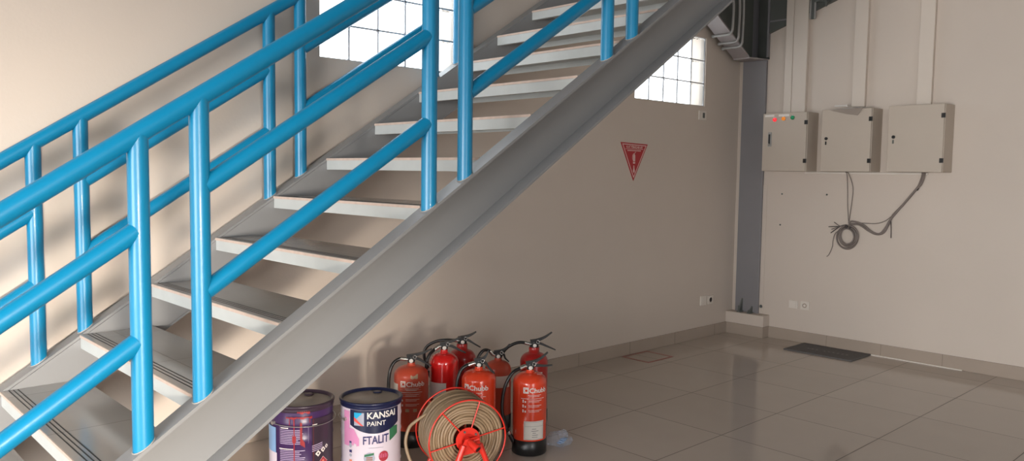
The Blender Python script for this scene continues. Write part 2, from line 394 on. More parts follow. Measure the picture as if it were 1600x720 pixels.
# bracing on the right-hand wall
br = thing('wall_brace_beam', (-0.01, -0.3, 2.66), 'dark green-grey steel haunch running up the right wall behind the white trunking', 'steel beam')
bz = lambda y: 2.655 + (-0.285-y)*0.345
b = MB(); b.prism([(-0.018,-0.286,bz(-0.286)),(-0.018,-1.9,bz(-1.9)),(-0.018,-1.9,3.6),(-0.018,-0.286,3.6)], (0.018,0,0), m_cold); b.box((-0.024,-0.288,2.74),(-0.018,-0.44,2.752), m_col); b.build('web_plate', br)
b = MB(); b.hexa([(-0.030,-0.286,bz(-0.286)-0.010),(-0.030,-1.9,bz(-1.9)-0.010),(0,-1.9,bz(-1.9)-0.010),(0,-0.286,bz(-0.286)-0.010)]+[(-0.030,-0.286,bz(-0.286)),(-0.030,-1.9,bz(-1.9)),(0,-1.9,bz(-1.9)),(0,-0.286,bz(-0.286))], m_cold); b.build('bottom_flange', br)
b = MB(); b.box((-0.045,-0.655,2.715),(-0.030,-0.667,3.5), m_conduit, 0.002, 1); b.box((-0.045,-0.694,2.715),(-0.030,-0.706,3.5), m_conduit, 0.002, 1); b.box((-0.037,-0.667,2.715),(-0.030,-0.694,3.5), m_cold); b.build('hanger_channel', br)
b = MB(); b.tube([(-0.05,-0.70,2.86),(-0.05,-0.79,2.85),(-0.05,-0.815,2.83)], 0.012, m_cold, 8); b.cyl((-0.06,-0.80,2.80),(-0.06,-0.80,2.86), 0.012, m_cold, 8); b.build('hanger_bolt', br)

# ================================================================ STAIRCASE
SL, IC = 0.6526, 4.249
Lz = lambda x: SL*x + IC
YN, YF = -1.408, -0.080
XT = -1.45
stair = thing('staircase', (-6.5, -0.75, 0), 'grey steel staircase with tiled open treads and bright blue pipe railings along the wall', 'staircase')
def stringer(yi, yo):
    b = MB(); s = 1 if yo > yi else -1
    def slope(x0, x1, ya, yb, h0, h1):
        q = [(x0,ya,Lz(x0)+h0),(x1,ya,Lz(x1)+h0),(x1,yb,Lz(x1)+h0),(x0,yb,Lz(x0)+h0)]; q2 = [(x0,ya,Lz(x0)+h1),(x1,ya,Lz(x1)+h1),(x1,yb,Lz(x1)+h1),(x0,yb,Lz(x0)+h1)]
        b.hexa(q+q2, m_steel)
    slope(-6.485, XT, yi, yo, -0.008, 0.005)
    slope(-6.120, XT, yi, yo, -0.253, -0.240)
    b.prism([(-6.49,yi,0.0035),(-6.139,yi,0.0035),(XT,yi,Lz(XT)-0.2395),(XT,yi,Lz(XT)-0.0085)], (0, s*0.008, 0), m_steel)
    return b.build('stringer', stair)
tag(stringer(-1.360, -1.440), 'near channel stringer facing the camera'); tag(stringer(-0.128, -0.048), 'far channel stringer beside the wall')
for k in range(-2, 14):
    xn = -5.765 + 0.3013*k; zn = 0.497 + 0.1966*k; y0, y1 = -0.130, -1.358
    b = MB()
    b.box((xn+0.002, y0, zn-0.012), (xn+0.310, y1, zn), m_tread)
    b.box((xn-0.001, y0, zn-0.012), (xn+0.003, y1, zn-0.001), m_tile_edge)
    for g in (0.030, 0.046, 0.062): b.box((xn+g-0.0022, y0-0.004, zn-0.002), (xn+g+0.0022, y1+0.004, zn+0.0006), m_groove)
    t = b.build('tread', stair)
    b = MB()
    b.box((xn+0.003, y0, zn-0.060), (xn+0.007, y1, zn-0.012), m_lip); b.box((xn+0.007, y0, zn-0.018), (xn+0.306, y1, zn-0.012), m_lip); b.box((xn+0.302, y0, zn-0.050), (xn+0.306, y1, zn-0.018), m_lip)
    b.box((xn+0.007, y0, zn-0.060), (xn+0.030, y1, zn-0.056), m_lip)
    b.build('tread_frame', t)
def railing(y, posts, ht, hm, hb, x0, x1, name_label):
    r = 0.0305
    b = MB(); b.tube([(x0, y, Lz(x0)+ht), (x1, y, Lz(x1)+ht)], r, m_blue, 28)
    top = b.build('handrail', stair); top['label'] = name_label
    for xp in posts:
        b = MB(); seg = 24; vs = []
        for a in range(seg):
            cx, cy = xp+r*math.cos(2*PI*a/seg), y+r*math.sin(2*PI*a/seg); vs.append((cx, cy, Lz(cx)+0.006))
        for a in range(seg):
            cx, cy = xp+r*math.cos(2*PI*a/seg), y+r*math.sin(2*PI*a/seg); vs.append((cx, cy, Lz(cx)+ht))
        b.add(vs, [(a, (a+1) % seg, seg+(a+1) % seg, seg+a) for a in range(seg)], m_blue, True)
        R = r+0.001; b.tube([(xp+R*math.cos(2*PI*a/20), y+R*math.sin(2*PI*a/20), Lz(xp+R*math.cos(2*PI*a/20))+0.007) for a in range(20)], 0.0022, m_weld, 6, closed=True)
        b.build('post', top)
    P = sorted(posts); pr = []
    for i in range(len(P)-1):
        if P[i+1]-P[i] > 0.4: pr.append((P[i], P[i+1]))
    for a, c in pr:
        for h, nm in ((hm, 'middle_rail'), (hb, 'bottom_rail')):
            b = MB(); b.tube([(a+0.012, y, Lz(a+0.012)+h), (c-0.012, y, Lz(c-0.012)+h)], 0.0290, m_blue, 24); b.build(nm, top)
railing(YN, [-6.44, -5.633, -5.4495, -4.555, -4.375, -3.509, -3.3255, -2.46, -2.28, -1.56], 0.945, 0.664, 0.332, -6.47, -1.53, 'near blue handrail of thick pipe')
railing(YF, [-6.44, -5.611, -5.428, -4.553, -4.380, -3.509, -3.3255, -2.46, -2.28, -1.56], 0.925, 0.643, 0.335, -6.47, -1.53, 'far blue handrail beside the wall')

# ================================================================ FIRE EXTINGUISHERS
MB.world = False
def extinguisher(loc, rz, R, zd, red, label, hose, lever=(0.12, 0.045), handle=(0.10, -0.03), neck=0.020, nh=0.012, skirt=0.075, chubb=None, paper=None, extra=None, valve=None, gauge=True, group='fire extinguishers under the stairs', smooth_levers=False):
    e = thing('fire_extinguisher', loc, label, 'fire extinguisher', group, rz)
    b = MB(); zs = zd-0.055; prof = [(R*0.97, skirt*0.3), (R, skirt), (R, zs)]
    for i in range(1, 9):
        a = i/8*PI/2; prof.append((neck+(R-neck)*math.cos(a), zs+0.052*math.sin(a)))
    prof += [(neck, zd+nh)]
    b.lathe(prof, red, 40)
    b.torus((0,0,zd-0.002), (0,0,1), neck+0.001, 0.003, red, 24, 6)
    b.torus((0,0,skirt+0.30*(zs-skirt)), (0,0,1), R-0.0012, 0.002, red, 40, 6)
    body = b.build('cylinder_body', e)
    b = MB(); b.lathe([(R*0.98, 0.0), (R+0.0025, 0.006), (R+0.0025, skirt), (R-0.002, skirt+0.004)], m_rubber, 40); b.build('base_skirt', e)
    z0 = zd+nh; valve = valve or m_black
    b = MB(); b.lathe([(neck*0.85, 0), (neck*0.85, 0.012), (0.013, 0.014), (0.013, 0.030)], valve, 20, (0,0,z0)); b.box((-0.016,-0.011,z0+0.006),(0.020,0.011,z0+0.036), valve, 0.003, 2)
    b.cyl((-0.014,0,z0+0.016), (-0.034,0,z0+0.016), 0.009, m_chrome, 14); v = b.build('valve', e)
    if gauge:
        b = MB(); b.cyl((0.002,-0.008,z0+0.012),(0.002,-0.026,z0+0.012), 0.0105, m_chrome, 20); b.lathe([(0.0,0.0),(0.007,0.0),(0.0105,0.004)], m_label, 16, mw=Matrix.Translation((0.002,-0.030,z0+0.012)) @ Matrix.Rotation(-PI/2, 4, 'X'), cap0=False); b.build('pressure_gauge', e)
    # squeeze lever and carrying handle: bent folded plates
    def plate(pts, w0, w1, th, nm):
        b = MB(); P = arc_pts(pts, 5); n = len(P); vs = []; 
        for i, p in enumerate(P):
            t = i/(n-1); w = w0+(w1-w0)*t; a = P[min(i+1, n-1)]-P[max(i-1, 0)]; nn = Vector((-a.z, 0, a.x)).normalized()
            for sgn, k in ((-1,-1),(1,-1),(1,1),(-1,1)): vs.append(p+Vector((0, sgn*w, 0))+nn*th*k*(2.6-1.9*t))
        fs = [(0,3,2,1), tuple(range(4*n-4, 4*n))]
        for i in range(n-1):
            for k in range(4): fs.append((4*i+k, 4*i+(k+1) % 4, 4*i+4+(k+1) % 4, 4*i+4+k))
        b.add(vs, fs, m_black, False); b.build(nm, e)
    zt = z0+0.027
    plate([(-0.022,0,zt+0.002), (0.016,0,zt+0.011), (0.45*lever[0]+0.008,0,zt+0.011+0.38*(lever[1]-0.011)), (lever[0]-0.012,0,zt+lever[1])], 0.0105, 0.009, 0.0040, 'squeeze_lever')
    plate([(-0.012,0,zt-0.008), (0.028,0,zt-0.006), (0.65*handle[0],0,zt-0.008+0.45*handle[1]), (handle[0],0,zt+handle[1]-0.004)], 0.0105, 0.0085, 0.003, 'carrying_handle')
    b = MB(); b.torus((0.020,-0.016,zt+0.004), (0.3,1,0), 0.009, 0.0013, m_chrome, 20, 6); b.cyl((0.018,-0.016,zt+0.010),(0.018,0.014,zt+0.010), 0.0016, m_chrome, 8); b.build('safety_pin', e)
    if hose:
        b = MB(); H = [(-0.030,0,z0+0.016)] + [(x, y, z-0.011) for x, y, z in hose]; P = arc_pts(H, 8)
        b.tube(P, 0.0088, m_rubber, 12); hs = b.build('hose', e)
        b = MB(); b.cyl((-0.026,0,z0+0.016), Vector((-0.026,0,z0+0.016))+(P[3]-P[0]).normalized()*0.030, 0.0108, m_chrome, 14); b.build('ferrule', hs)
        d = (P[-1]-P[-4]).normalized(); b = MB(); b.tube([P[-1]-d*0.01, P[-1]+d*0.006], 0.0115, m_chrome, 14); b.tube([P[-1]+d*0.006, P[-1]+d*0.05], [0.0105, 0.0125], m_rubber, 14); b.build('nozzle', hs)
    if chubb or paper or extra:
        b = MB(); D = CylDraw(b, R)
        if chubb:
            u, z, s = chubb
            bw = s*0.16
            D.strip(u-s*0.95, u-s*0.95+bw, z-s*0.12, z+s*0.80, m_lwhite, 2); D.strip(u-s*0.95, u-s*0.12, z+s*0.80-bw, z+s*0.80, m_lwhite, 4); D.strip(u-s*0.95, u-s*0.12, z-s*0.12, z-s*0.12+bw, m_lwhite, 4)
            D.strip(u-s*0.12-bw, u-s*0.12, z-s*0.12, z+s*0.80, m_lwhite, 2)
            D.text('C', u-s*0.80, z+s*0.06, s*0.78, m_lwhite, 0.02); D.text('Chubb', u, z, s, m_lwhite, 0.022, 1.08)
            D.strip(u-s*0.2, u+s*1.9, z-s*0.42, z-s*0.36, m_lwhite); D.strip(u, u+s*1.6, z-s*0.62, z-s*0.56, m_lwhite)
            D.strip(u-s*1.3, u+s*2.5, z-s*0.96, z-s*0.90, m_lwhite)
            for i in range(3):
                zz = z-s*(1.45+i*0.75)
                D.strip(u-s*1.05, u-s*0.85, zz-s*0.1, zz+s*0.35, m_lwhite, 2); D.strip(u-s*0.7, u-s*0.5, zz-s*0.1, zz+s*0.2, m_lwhite, 2)
                D.strip(u-s*0.1, u+s*2.0, zz+s*0.20, zz+s*0.26, m_lwhite); D.strip(u-s*0.1, u+s*1.6, zz, zz+s*0.05, m_lwhite)
        if paper:
            u0, u1, z0p, z1p, lines = paper
            D.strip(u0, u1, z0p, z1p, m_label, None, 0.0008)
            if lines:
                for f in (0, 1):
                    uu = u0+0.004 if f == 0 else u1-0.005; D.strip(uu, uu+0.001, z0p+0.004, z1p-0.004, m_print, 1, 0.0014)
                for zz in (z0p+0.004, z1p-0.005, z0p+(z1p-z0p)*0.72): D.strip(u0+0.004, u1-0.004, zz, zz+0.0008, m_print, None, 0.0014)
                rr = random.Random(3)
                for i in range(5):
                    zz = z0p+(z1p-z0p)*(0.14+0.11*i); a = u0+(u1-u0)*rr.uniform(0.36, 0.44); D.strip(a, a+(u1-u0)*rr.uniform(0.15, 0.38), zz, zz+0.0022, m_print, None, 0.0014)
        if extra: extra(D)
        b.build('printed_label', e)
    return e
RZ = -YAW
def sm1(D):
    D.strip(0.006, 0.044, lambda u: 0.362+0.002*math.sin(u*300), lambda u: 0.376+0.005*math.sin(u*190)+(0.006 if u > 0.02 else 0), m_smudge, 14)
    D.strip(-0.128, -0.066, 0.275, 0.330, m_label)
    for i in range(5):
        z = 0.15+i*0.011; D.strip(-0.05, 0.06, z+0.12, z+0.1208, m_lwhite)
    for i in range(4): D.strip(-0.06+0.04*i, -0.04+0.04*i, 0.19, 0.206, m_smudge)
extinguisher((-4.014,-0.558,0), RZ+0.02, 0.0895, 0.416, m_redold, 'faded red extinguisher farthest left of the group, beige smear above its white maker logo', [(-0.062,-0.005,0.456), (-0.095,-0.02,0.43), (-0.112,-0.03,0.36), (-0.112,-0.03,0.22), (-0.108,-0.03,0.12)], lever=(0.118,0.045), handle=(0.105,-0.040), chubb=(-0.016,0.322,0.034), extra=sm1, skirt=0.085)
extinguisher((-3.827,-0.596,0), RZ+0.05, 0.0765, 0.462, m_redcrim, 'glossy crimson extinguisher with blank white paper label, second from left in the group', [(-0.050,-0.005,0.488), (-0.078,-0.03,0.46), (-0.092,-0.035,0.40), (-0.092,-0.035,0.26), (-0.088,-0.035,0.14)], lever=(0.10,0.040), handle=(0.115,-0.042), paper=(-0.105,0.014,0.225,0.312,False), nh=0.014)
extinguisher((-3.565,-0.430,0), RZ+0.10, 0.079, 0.412, m_reddark, 'dark red extinguisher standing behind the crimson one, broad neck and long black lever', [(-0.09,0.0,0.475), (-0.15,0.02,0.462), (-0.20,0.03,0.43), (-0.215,0.03,0.38), (-0.19,0.03,0.30)], lever=(0.092,0.040), handle=(0.105,-0.046), neck=0.031, nh=0.032, valve=m_black, gauge=True)
def sm4(D):
    pass
extinguisher((-3.824,-0.875,0), RZ-0.03, 0.0875, 0.424, m_red, 'orange-red extinguisher with white maker logo standing directly behind the hose reel', [(-0.060,-0.01,0.452), (-0.088,-0.02,0.43), (-0.106,-0.03,0.37), (-0.110,-0.03,0.24), (-0.104,-0.03,0.15)], lever=(0.06,0.055), handle=(0.080,-0.058), chubb=(-0.042,0.334,0.034), skirt=0.08)
extinguisher((-3.483,-0.646,0), RZ, 0.0735, 0.376, m_redold, 'red extinguisher with pale label squeezed between the reel extinguisher and the two right-hand ones', [(-0.055,-0.005,0.440), (-0.085,-0.02,0.440), (-0.112,-0.03,0.40), (-0.118,-0.03,0.34), (-0.116,-0.03,0.2)], lever=(0.075,0.050), handle=(0.060,-0.045), paper=(-0.01,0.075,0.235,0.300,False))
def sm6(D):
    D.strip(-0.046, 0.046, 0.262, 0.300, m_lwhite)
    for u in (-0.040, -0.010, 0.020): D.strip(u, u+0.020, 0.266, 0.292, m_reddark, None, 0.0012)
extinguisher((-3.266,-0.712,0), RZ+0.03, 0.079, 0.400, m_reddark, 'deep red extinguisher at the rear right, broad neck, hose reaching left', [(-0.075,0.0,0.466), (-0.12,0.0,0.455), (-0.165,0.01,0.42), (-0.195,0.012,0.36), (-0.185,0.012,0.25)], lever=(0.112,0.058), handle=(0.122,-0.040), neck=0.030, nh=0.030, valve=m_black, extra=sm6)
extinguisher((-3.633,-1.052,0), RZ, 0.0862, 0.414, m_red, 'bright orange-red extinguisher front right with printed white tag and black base', [(-0.055,-0.010,0.440), (-0.095,-0.03,0.415), (-0.130,-0.04,0.34), (-0.140,-0.045,0.24), (-0.120,-0.04,0.15), (-0.104,-0.035,0.115)], lever=(0.10,0.062), handle=(0.112,0.000), chubb=(-0.004,0.325,0.033), paper=(-0.030,0.078,0.085,0.180,True), nh=0.010)

# ================================================================ PAINT PAILS
def pail(loc, rz, R, H, label, draw, bodym, lidm, lidtop, hs=-1):
    p = thing('paint_pail', loc, label, 'paint pail', 'paint pails under the stairs', rz)
    R0 = R*0.955; RR = lambda z: R0*(0.975+0.025*z/H)
    prof = [(RR(0)-0.004, 0), (RR(0), 0.006)]
    for zb in (0.27*H, 0.62*H, 0.80*H): prof += [(RR(zb), zb-0.010), (RR(zb)+0.0028, zb), (RR(zb), zb+0.010)]
    prof += [(RR(H), H-0.025)]
    b = MB(); b.lathe(prof, bodym, 56); b.build('pail_body', p)
    b = MB()
    b.lathe([(RR(H)+0.001, H-0.030), (RR(H)+0.003, H-0.026), (RR(H)+0.003, H-0.020), (R-0.004, H-0.014), (R, H-0.010), (R+0.001, H-0.004), (R-0.003, H), (R-0.010, H-0.001), (R-0.013, H-0.010), (R-0.016, H-0.013)], lidm, 56, cap0=False, cap1=False)
    b.lathe([(R-0.016, H-0.013), (R-0.03, H-0.0115), (0.05, H-0.011), (0.048, H-0.009), (0.0, H-0.009)], lidtop, 56, cap0=False, cap1=False)
    b.lathe([(0.02, 0), (0.022, 0.004), (0.014, 0.006), (0, 0.006)], lidm, 20, (0.03, 0.085, H-0.011), cap1=False)
    b.build('lid', p)
    b = MB(); hz_ = H*0.80; rr = R+0.004
    pts = [(rr*math.cos(a+0.65), rr*math.sin(a+0.65), hz_-0.010*abs(math.sin(a))) for a in [hs*PI*i/18 for i in range(19)]]; eq = Vector((math.cos(0.65), math.sin(0.65), 0))
    b.tube(pts, 0.0016, m_frost, 6); hb = b.build('wire_handle', p)
    for sg in (1, -1):
        b = MB(); b.cyl(eq*sg*(R0-0.004)+Vector((0,0,hz_)),eq*sg*(rr+0.003)+Vector((0,0,hz_)), 0.008, m_frost, 14); b.build('handle_ear', hb)
    b = MB(); draw(CylDraw(b, lambda z: RR(z)+0.0030), b, RR, H); b.build('printed_label', p)
    return p
def draw_ft(D, b, RR, H):
    D.strip(-0.100, 0.140, lambda u: (H+0.012)-0.112-0.036*max(0, 1-((u-0.020)/0.120)**2), H-0.031, m_navy, 30, 0.0004)
    # square emblem with two crossing diagonal bars
    u0, z0, s = -0.078, (H+0.012)-0.112, 0.058
    D.strip(u0, u0+s*0.80, z0, z0+s, m_silver, 6, 0.0010)
    D.strip(u0, u0+s*0.62, lambda u: z0+s*0.36+(u-u0)*0.9, lambda u: z0+min(s, s*0.70+(u-u0)*1.0), m_cyan, 8, 0.0014)
    D.strip(u0, u0+s*0.30, z0+s*0.70, z0+s, m_cyan, 4, 0.0016)
    D.strip(u0, u0+s*0.74, lambda u: z0+max(0, s*0.36-(u-u0)*0.62), lambda u: z0+max(0, s*0.66-(u-u0)*0.88), m_coral, 8, 0.0018)
    D.text('KANSAI', -0.018, (H+0.012)-0.080, 0.040, m_lwhite, 0.022, 1.0, slant=0.02)
    D.text('PAINT', -0.018, (H+0.012)-0.113, 0.029, m_lwhite, 0.006, 1.05, slant=0.02)
    D.text('FTALIT', -0.036, (H+0.012)-0.196, 0.052, m_indigo, 0.016, 0.74, slant=0.05)
    D.strip(-0.110, -0.055, lambda u: (H+0.012)-0.200+0.004*math.sin(u*700)+0.006*math.sin(u*230), lambda u: (H+0.012)-0.126-(u+0.110)*0.15 - max(0, (u+0.08))*1.5, m_pink, 30, 0.0003)
    D.strip(-0.140, -0.105, (H+0.012)-0.21, (H+0.012)-0.052, m_pink, 6, 0.0002)
    D.strip(0.086, 0.135, lambda u: (H+0.012)-0.196+(u-0.075)*0.5, lambda u: (H+0.012)-0.128, m_green, 6, 0.0003)
    D.disc(-0.008, (H+0.012)-0.258, 0.025, m_silver, 0.001, 16); D.strip(-0.030, 0.012, lambda u: (H+0.012)-0.248+0.2*(u+0.01), lambda u: (H+0.012)-0.238+0.2*(u+0.01), m_green, 6, 0.0014)
    for i in range(3): D.strip(-0.022+i*0.0, 0.006, (H+0.012)-0.276+i*0.009, (H+0.012)-0.271+i*0.009, m_brown, 4, 0.0015)
    D.disc(0.056, (H+0.012)-0.254, 0.023, m_crimson, 0.001, 16)
    for i in range(5): D.strip(0.038+i*0.008, 0.040+i*0.008, (H+0.012)-0.260, (H+0.012)-0.244+0.004*(i % 2), m_pink, 2, 0.0015)
    D.strip(-0.012, 0.055, (H+0.012)-0.213, (H+0.012)-0.2115, m_silver, 6, 0.0012)
    D.disc(-0.098, (H+0.012)-0.205, 0.008, m_silver, 0.0012, 10, 0.011); D.strip(-0.104, -0.092, (H+0.012)-0.196, (H+0.012)-0.186, m_indigo, 4, 0.0012)
    D.strip(-0.104, -0.090, (H+0.012)-0.238, (H+0.012)-0.226, m_indigo, 4, 0.0012); D.disc(-0.097, (H+0.012)-0.250, 0.007, m_silver, 0.0012)
    D.strip(-0.104, -0.090, (H+0.012)-0.286, (H+0.012)-0.270, m_orange, 4, 0.0012)
pail((-4.450,-0.847,0), RZ+0.18, 0.1425, 0.396, 'white and pink paint pail with navy lid, right of the purple pail', draw_ft, m_pailw, m_navy, m_liddust, 1)
def draw_pu(D, b, RR, H):
    rr = random.Random(11)
    D.strip(-0.205, -0.118, 0.10, H-0.10, m_sblue, 12, 0.0003); D.strip(-0.205, -0.112, 0.0, 0.19, m_pailw, 12, 0.0005)
    # grimy back panel
    D.strip(0.050, 0.19, 0.0, H-0.06, m_paildk, 18, 0.0003)
    # fine print blocks
    D.strip(-0.088, -0.052, H-0.098, H-0.094, m_lwhite, 4, 0.0008)
    for i in range(9):
        z = H-0.106-i*0.0075; D.strip(-0.090, -0.090+rr.uniform(0.075, 0.105), z, z+0.0028, m_lilac, 10, 0.0008)
    D.strip(-0.093, -0.0922, H-0.165, H-0.085, m_lilac, 1, 0.0008); D.strip(0.034, 0.0348, H-0.165, H-0.085, m_lilac, 1, 0.0008)
    D.strip(-0.096, -0.030, H-0.190, H-0.186, m_lwhite, 8, 0.0008)
    for i in range(24):
        z = H-0.197-i*0.0078
        D.strip(-0.092, -0.092+rr.uniform(0.085, 0.118), z, z+0.0030, m_lilac, 12, 0.0008)
    D.strip(0.052, 0.074, H-0.088, H-0.085, m_lwhite, 3, 0.0008)
    for i in range(4): D.strip(0.050, 0.100, lambda u: H-0.182-i*0.008+(u-0.05)*0.15, lambda u: H-0.179-i*0.008+(u-0.05)*0.15, m_lilac, 8, 0.0008)
    # hazard diamonds
    for u, z, r in ((0.078, H-0.218, 0.014), (0.104, H-0.206, 0.013), (0.124, H-0.196, 0.010)):
        D.diamond(u, z, r, m_lwhite, 0.0008); D.diamond(u, z, r*0.72, m_label, 0.0011); D.disc(u, z, r*0.30, m_print, 0.0014, 8)
    D.diamond(0.103, H-0.262, 0.026, m_lwhite, 0.0008); D.diamond(0.103, H-0.262, 0.0245, m_crimson, 0.0011); D.disc(0.103, H-0.262, 0.006, m_orange, 0.0014, 8, 0.011)
    # red paint runs down the side from the lid
    def run(u, z1, w, amp): D.strip(u-w, u+w, lambda x: z1+amp*abs(x-u)/w, H-0.050, m_drip, 8, 0.0016)
    run(-0.026, 0.02, 0.0022, 0.05); run(-0.046, H-0.088, 0.0014, 0.01); run(0.040, H-0.080, 0.0012, 0.01)
    D.strip(-0.001, 0.008, lambda u: H-0.168-0.8*u+0.004*math.sin(u*2500), lambda u: H-0.070-0.5*u, m_drip, 10, 0.0016)
    D.strip(0.007, 0.019, lambda u: H-0.172-0.9*(u-0.007)+0.003*math.sin(u*2200), lambda u: H-0.142-1.6*(u-0.007), m_drip, 10, 0.0016)
    D.strip(-0.034, -0.018, lambda u: H-0.160+0.004*math.sin(u*900), lambda u: H-0.128+0.004*math.sin(u*700), m_drip, 10, 0.0012)
    D.strip(-0.060, 0.050, lambda u: H-0.053-0.003*math.sin(u*160)-0.002*math.sin(u*611), lambda u: H-0.046+0.001*math.sin(u*310), m_drip, 50, 0.0042)
    D.strip(-0.012, 0.040, lambda u: H-0.030-0.003*math.sin(u*233), lambda u: H-0.022+0.004*math.sin(u*420)*math.sin(u*1130), m_drip, 40, 0.0075)
    D.strip(0.056, 0.057, 0.15, H-0.06, m_drip, 1, 0.0008)
pail((-4.719,-0.697,0), RZ+0.22, 0.1450, 0.402, 'dark purple paint pail streaked with red drips, leftmost under the stair stringer', draw_pu, m_purple, m_paildk, m_liddust)

# ================================================================ HOSE REEL
RC = Vector((-4.2082, -1.2472, 0.236)); AX = Vector((0.3677, 0.9299, 0.0)).normalized(); RTV = Vector((AX.y, -AX.x, 0)); UPV = Vector((0,0,1))
MB.world = True
reel = thing('hose_reel', (-4.168, -1.146, 0), 'red steel hose reel on a stand wound with tan hose, in front of the extinguishers', 'hose reel')
WD = 0.216; RW = 0.178
def rp(a, r, d): return RC + AX*d + (RTV*math.cos(a)+UPV*math.sin(a))*r
for d, nm in ((0.0, 'near'), (WD, 'far')):
    b = MB(); b.tube([rp(2*PI*i/64, RW, d) for i in range(64)], 0.0036, m_reel, 8, closed=True)
    w = b.build('rim', reel)
    for k in range(6):
        a = math.radians(12+60*k); s = MB(); s.tube([rp(a, 0.045, d), rp(a, RW, d)], 0.0032, m_reel, 8); s.build('spoke', w)
b = MB()
for d in (-0.004, WD):
    b.prism([rp(2*PI*i/32, 0.056, d) for i in range(32)], AX*0.005, m_reel)
b.tube([RC-AX*0.004, RC+AX*(WD+0.02)], 0.030, m_reel, 20)
for a in (2.0, 0.6, 5.3, 4.0): b.cyl(rp(a, 0.042, -0.004), rp(a, 0.042, -0.010), 0.005, m_cold, 8)
b.build('hub', reel)
# wound hose: spirals on both faces and helical outer layers
b = MB(); hr = 0.0068; pitch = 0.0122; nlay = 9
def spiral(d, r0, r1, ph, wob):
    turns = (r1-r0)/pitch; n = int(turns*40); pts = []
    for i in range(n+1):
        t = i/n; a = -2*PI*turns*t+ph; r = r0+(r1-r0)*t
        pts.append(rp(a, r*(1+0.012*math.sin(3*a+wob)), d+0.005*math.sin(2.3*a+wob)+0.012*(1-t)*0))
    b.tube(pts, hr, m_hose, 8)
spiral(0.018, 0.062, 0.168, 0.4, 0.3); spiral(WD-0.018, 0.062, 0.168, 1.9, 2.0)
for L in range(1, 13):
    d = 0.018+(WD-0.036)*L/13
    for r in (0.166+0.004*math.sin(L*1.7), 0.154):
        b.tube([rp(2*PI*i/60, r*(1+0.010*math.sin(2*2*PI*i/60+L*1.3)), d+0.006*math.sin(2*PI*i/60*2+L)) for i in range(60)], hr, m_hose, 8, closed=True)
# loose loop sagging on the left of the reel
lp = arc_pts([rp(2.55, 0.166, WD*0.7), rp(2.85, 0.20, WD*0.75), rp(3.05, 0.225, WD*0.8), rp(3.35, 0.245, WD*0.75), rp(3.75, 0.255, WD*0.62), rp(4.05, 0.245, WD*0.5), rp(4.25, 0.226, WD*0.42), rp(4.5, 0.205, WD*0.4)], 8)
b.tube([Vector((p.x, p.y, max(p.z, 0.010))) for p in lp], 0.0075, m_hose, 10)
b.build('wound_hose', reel)
# stand
for d, sg in ((-0.030, -1), (WD+0.028, 1)):
    b = MB(); q = lambda u, z, dd=0.0: RC + AX*(d+dd) + RTV*u + UPV*z
    b.prism([q(-0.022,0.012), q(0.040,0.020), q(0.060,-0.045), q(-0.055,-0.062)], AX*0.004, m_reel)
    b.build('support_plate', reel)
    for u0, u1 in ((-0.030, -0.120), (0.045, 0.120)):
        b = MB(); foot = RC + AX*(d+sg*0.02) + RTV*u1; foot.z = 0.014
        b.tube([q(u0, -0.012, sg*0.004), foot], 0.0125, m_reel, 12); b.tube([Vector((foot.x, foot.y, 0.0005)), Vector((foot.x, foot.y, 0.02))], 0.016, m_rubber, 12); b.build('leg', reel)
b = MB()
b.tube([RC-AX*0.002, RC-AX*0.052], 0.014, m_reel, 16)
b.tube(arc_pts([RC-AX*0.045+UPV*0.0, RC-AX*0.062+RTV*0.004-UPV*0.004, RC-AX*0.082+RTV*0.012-UPV*0.012], 5), 0.0155, m_reel, 16)
e0 = RC-AX*0.082+RTV*0.012-UPV*0.012; dr = (e0-(RC-AX*0.06)).normalized()
b.tube([e0-dr*0.004, e0+dr*0.010], 0.0185, m_reel, 18); b.tube([e0+dr*0.0101, e0+dr*0.0112], 0.012, m_black, 16)
b.tube([RC-AX*0.035, RC-AX*0.035+RTV*0.04+UPV*0.012], 0.008, m_reel, 10)
b.build('inlet_valve', reel)

# ================================================================ PLASTIC BAG
b = MB(); rr = random.Random(5); bc = Vector((-3.452, -1.085, 0)); bmx = bmesh.new(); bmesh.ops.create_icosphere(bmx, subdivisions=4, radius=1.0)
from mathutils import noise as mnoise
for v in bmx.verts:
    p = v.co.copy(); n = mnoise.noise(p*2.6+Vector((3,1,2)))*0.34 + mnoise.noise(p*6.0)*0.20
    k = 1+n; z = p.z*0.030*k+0.024
    if p.z > 0.55: z += 0.035*(p.z-0.55)/0.45*(0.4+abs(p.x))
    q = bc + RTV*(p.x*0.070*k+0.0) + AX*(p.y*0.055*k); v.co = (q.x, q.y, max(0.0015, z))
b.bm(bmx, m_film, False)
bag = b.build('plastic_bag'); tag(bag, 'crumpled clear plastic bag on the floor right of the front extinguisher', 'plastic bag')
b = MB(); 
for i in range(3):
    c = bc + RTV*(0.012+0.012*i) + AX*0.006*(i-1); b.box((c.x-0.018, c.y-0.012, 0.010+0.007*i), (c.x+0.018, c.y+0.012, 0.014+0.007*i), m_sblue, 0.001, 1)
b.build('packed_content', bag)

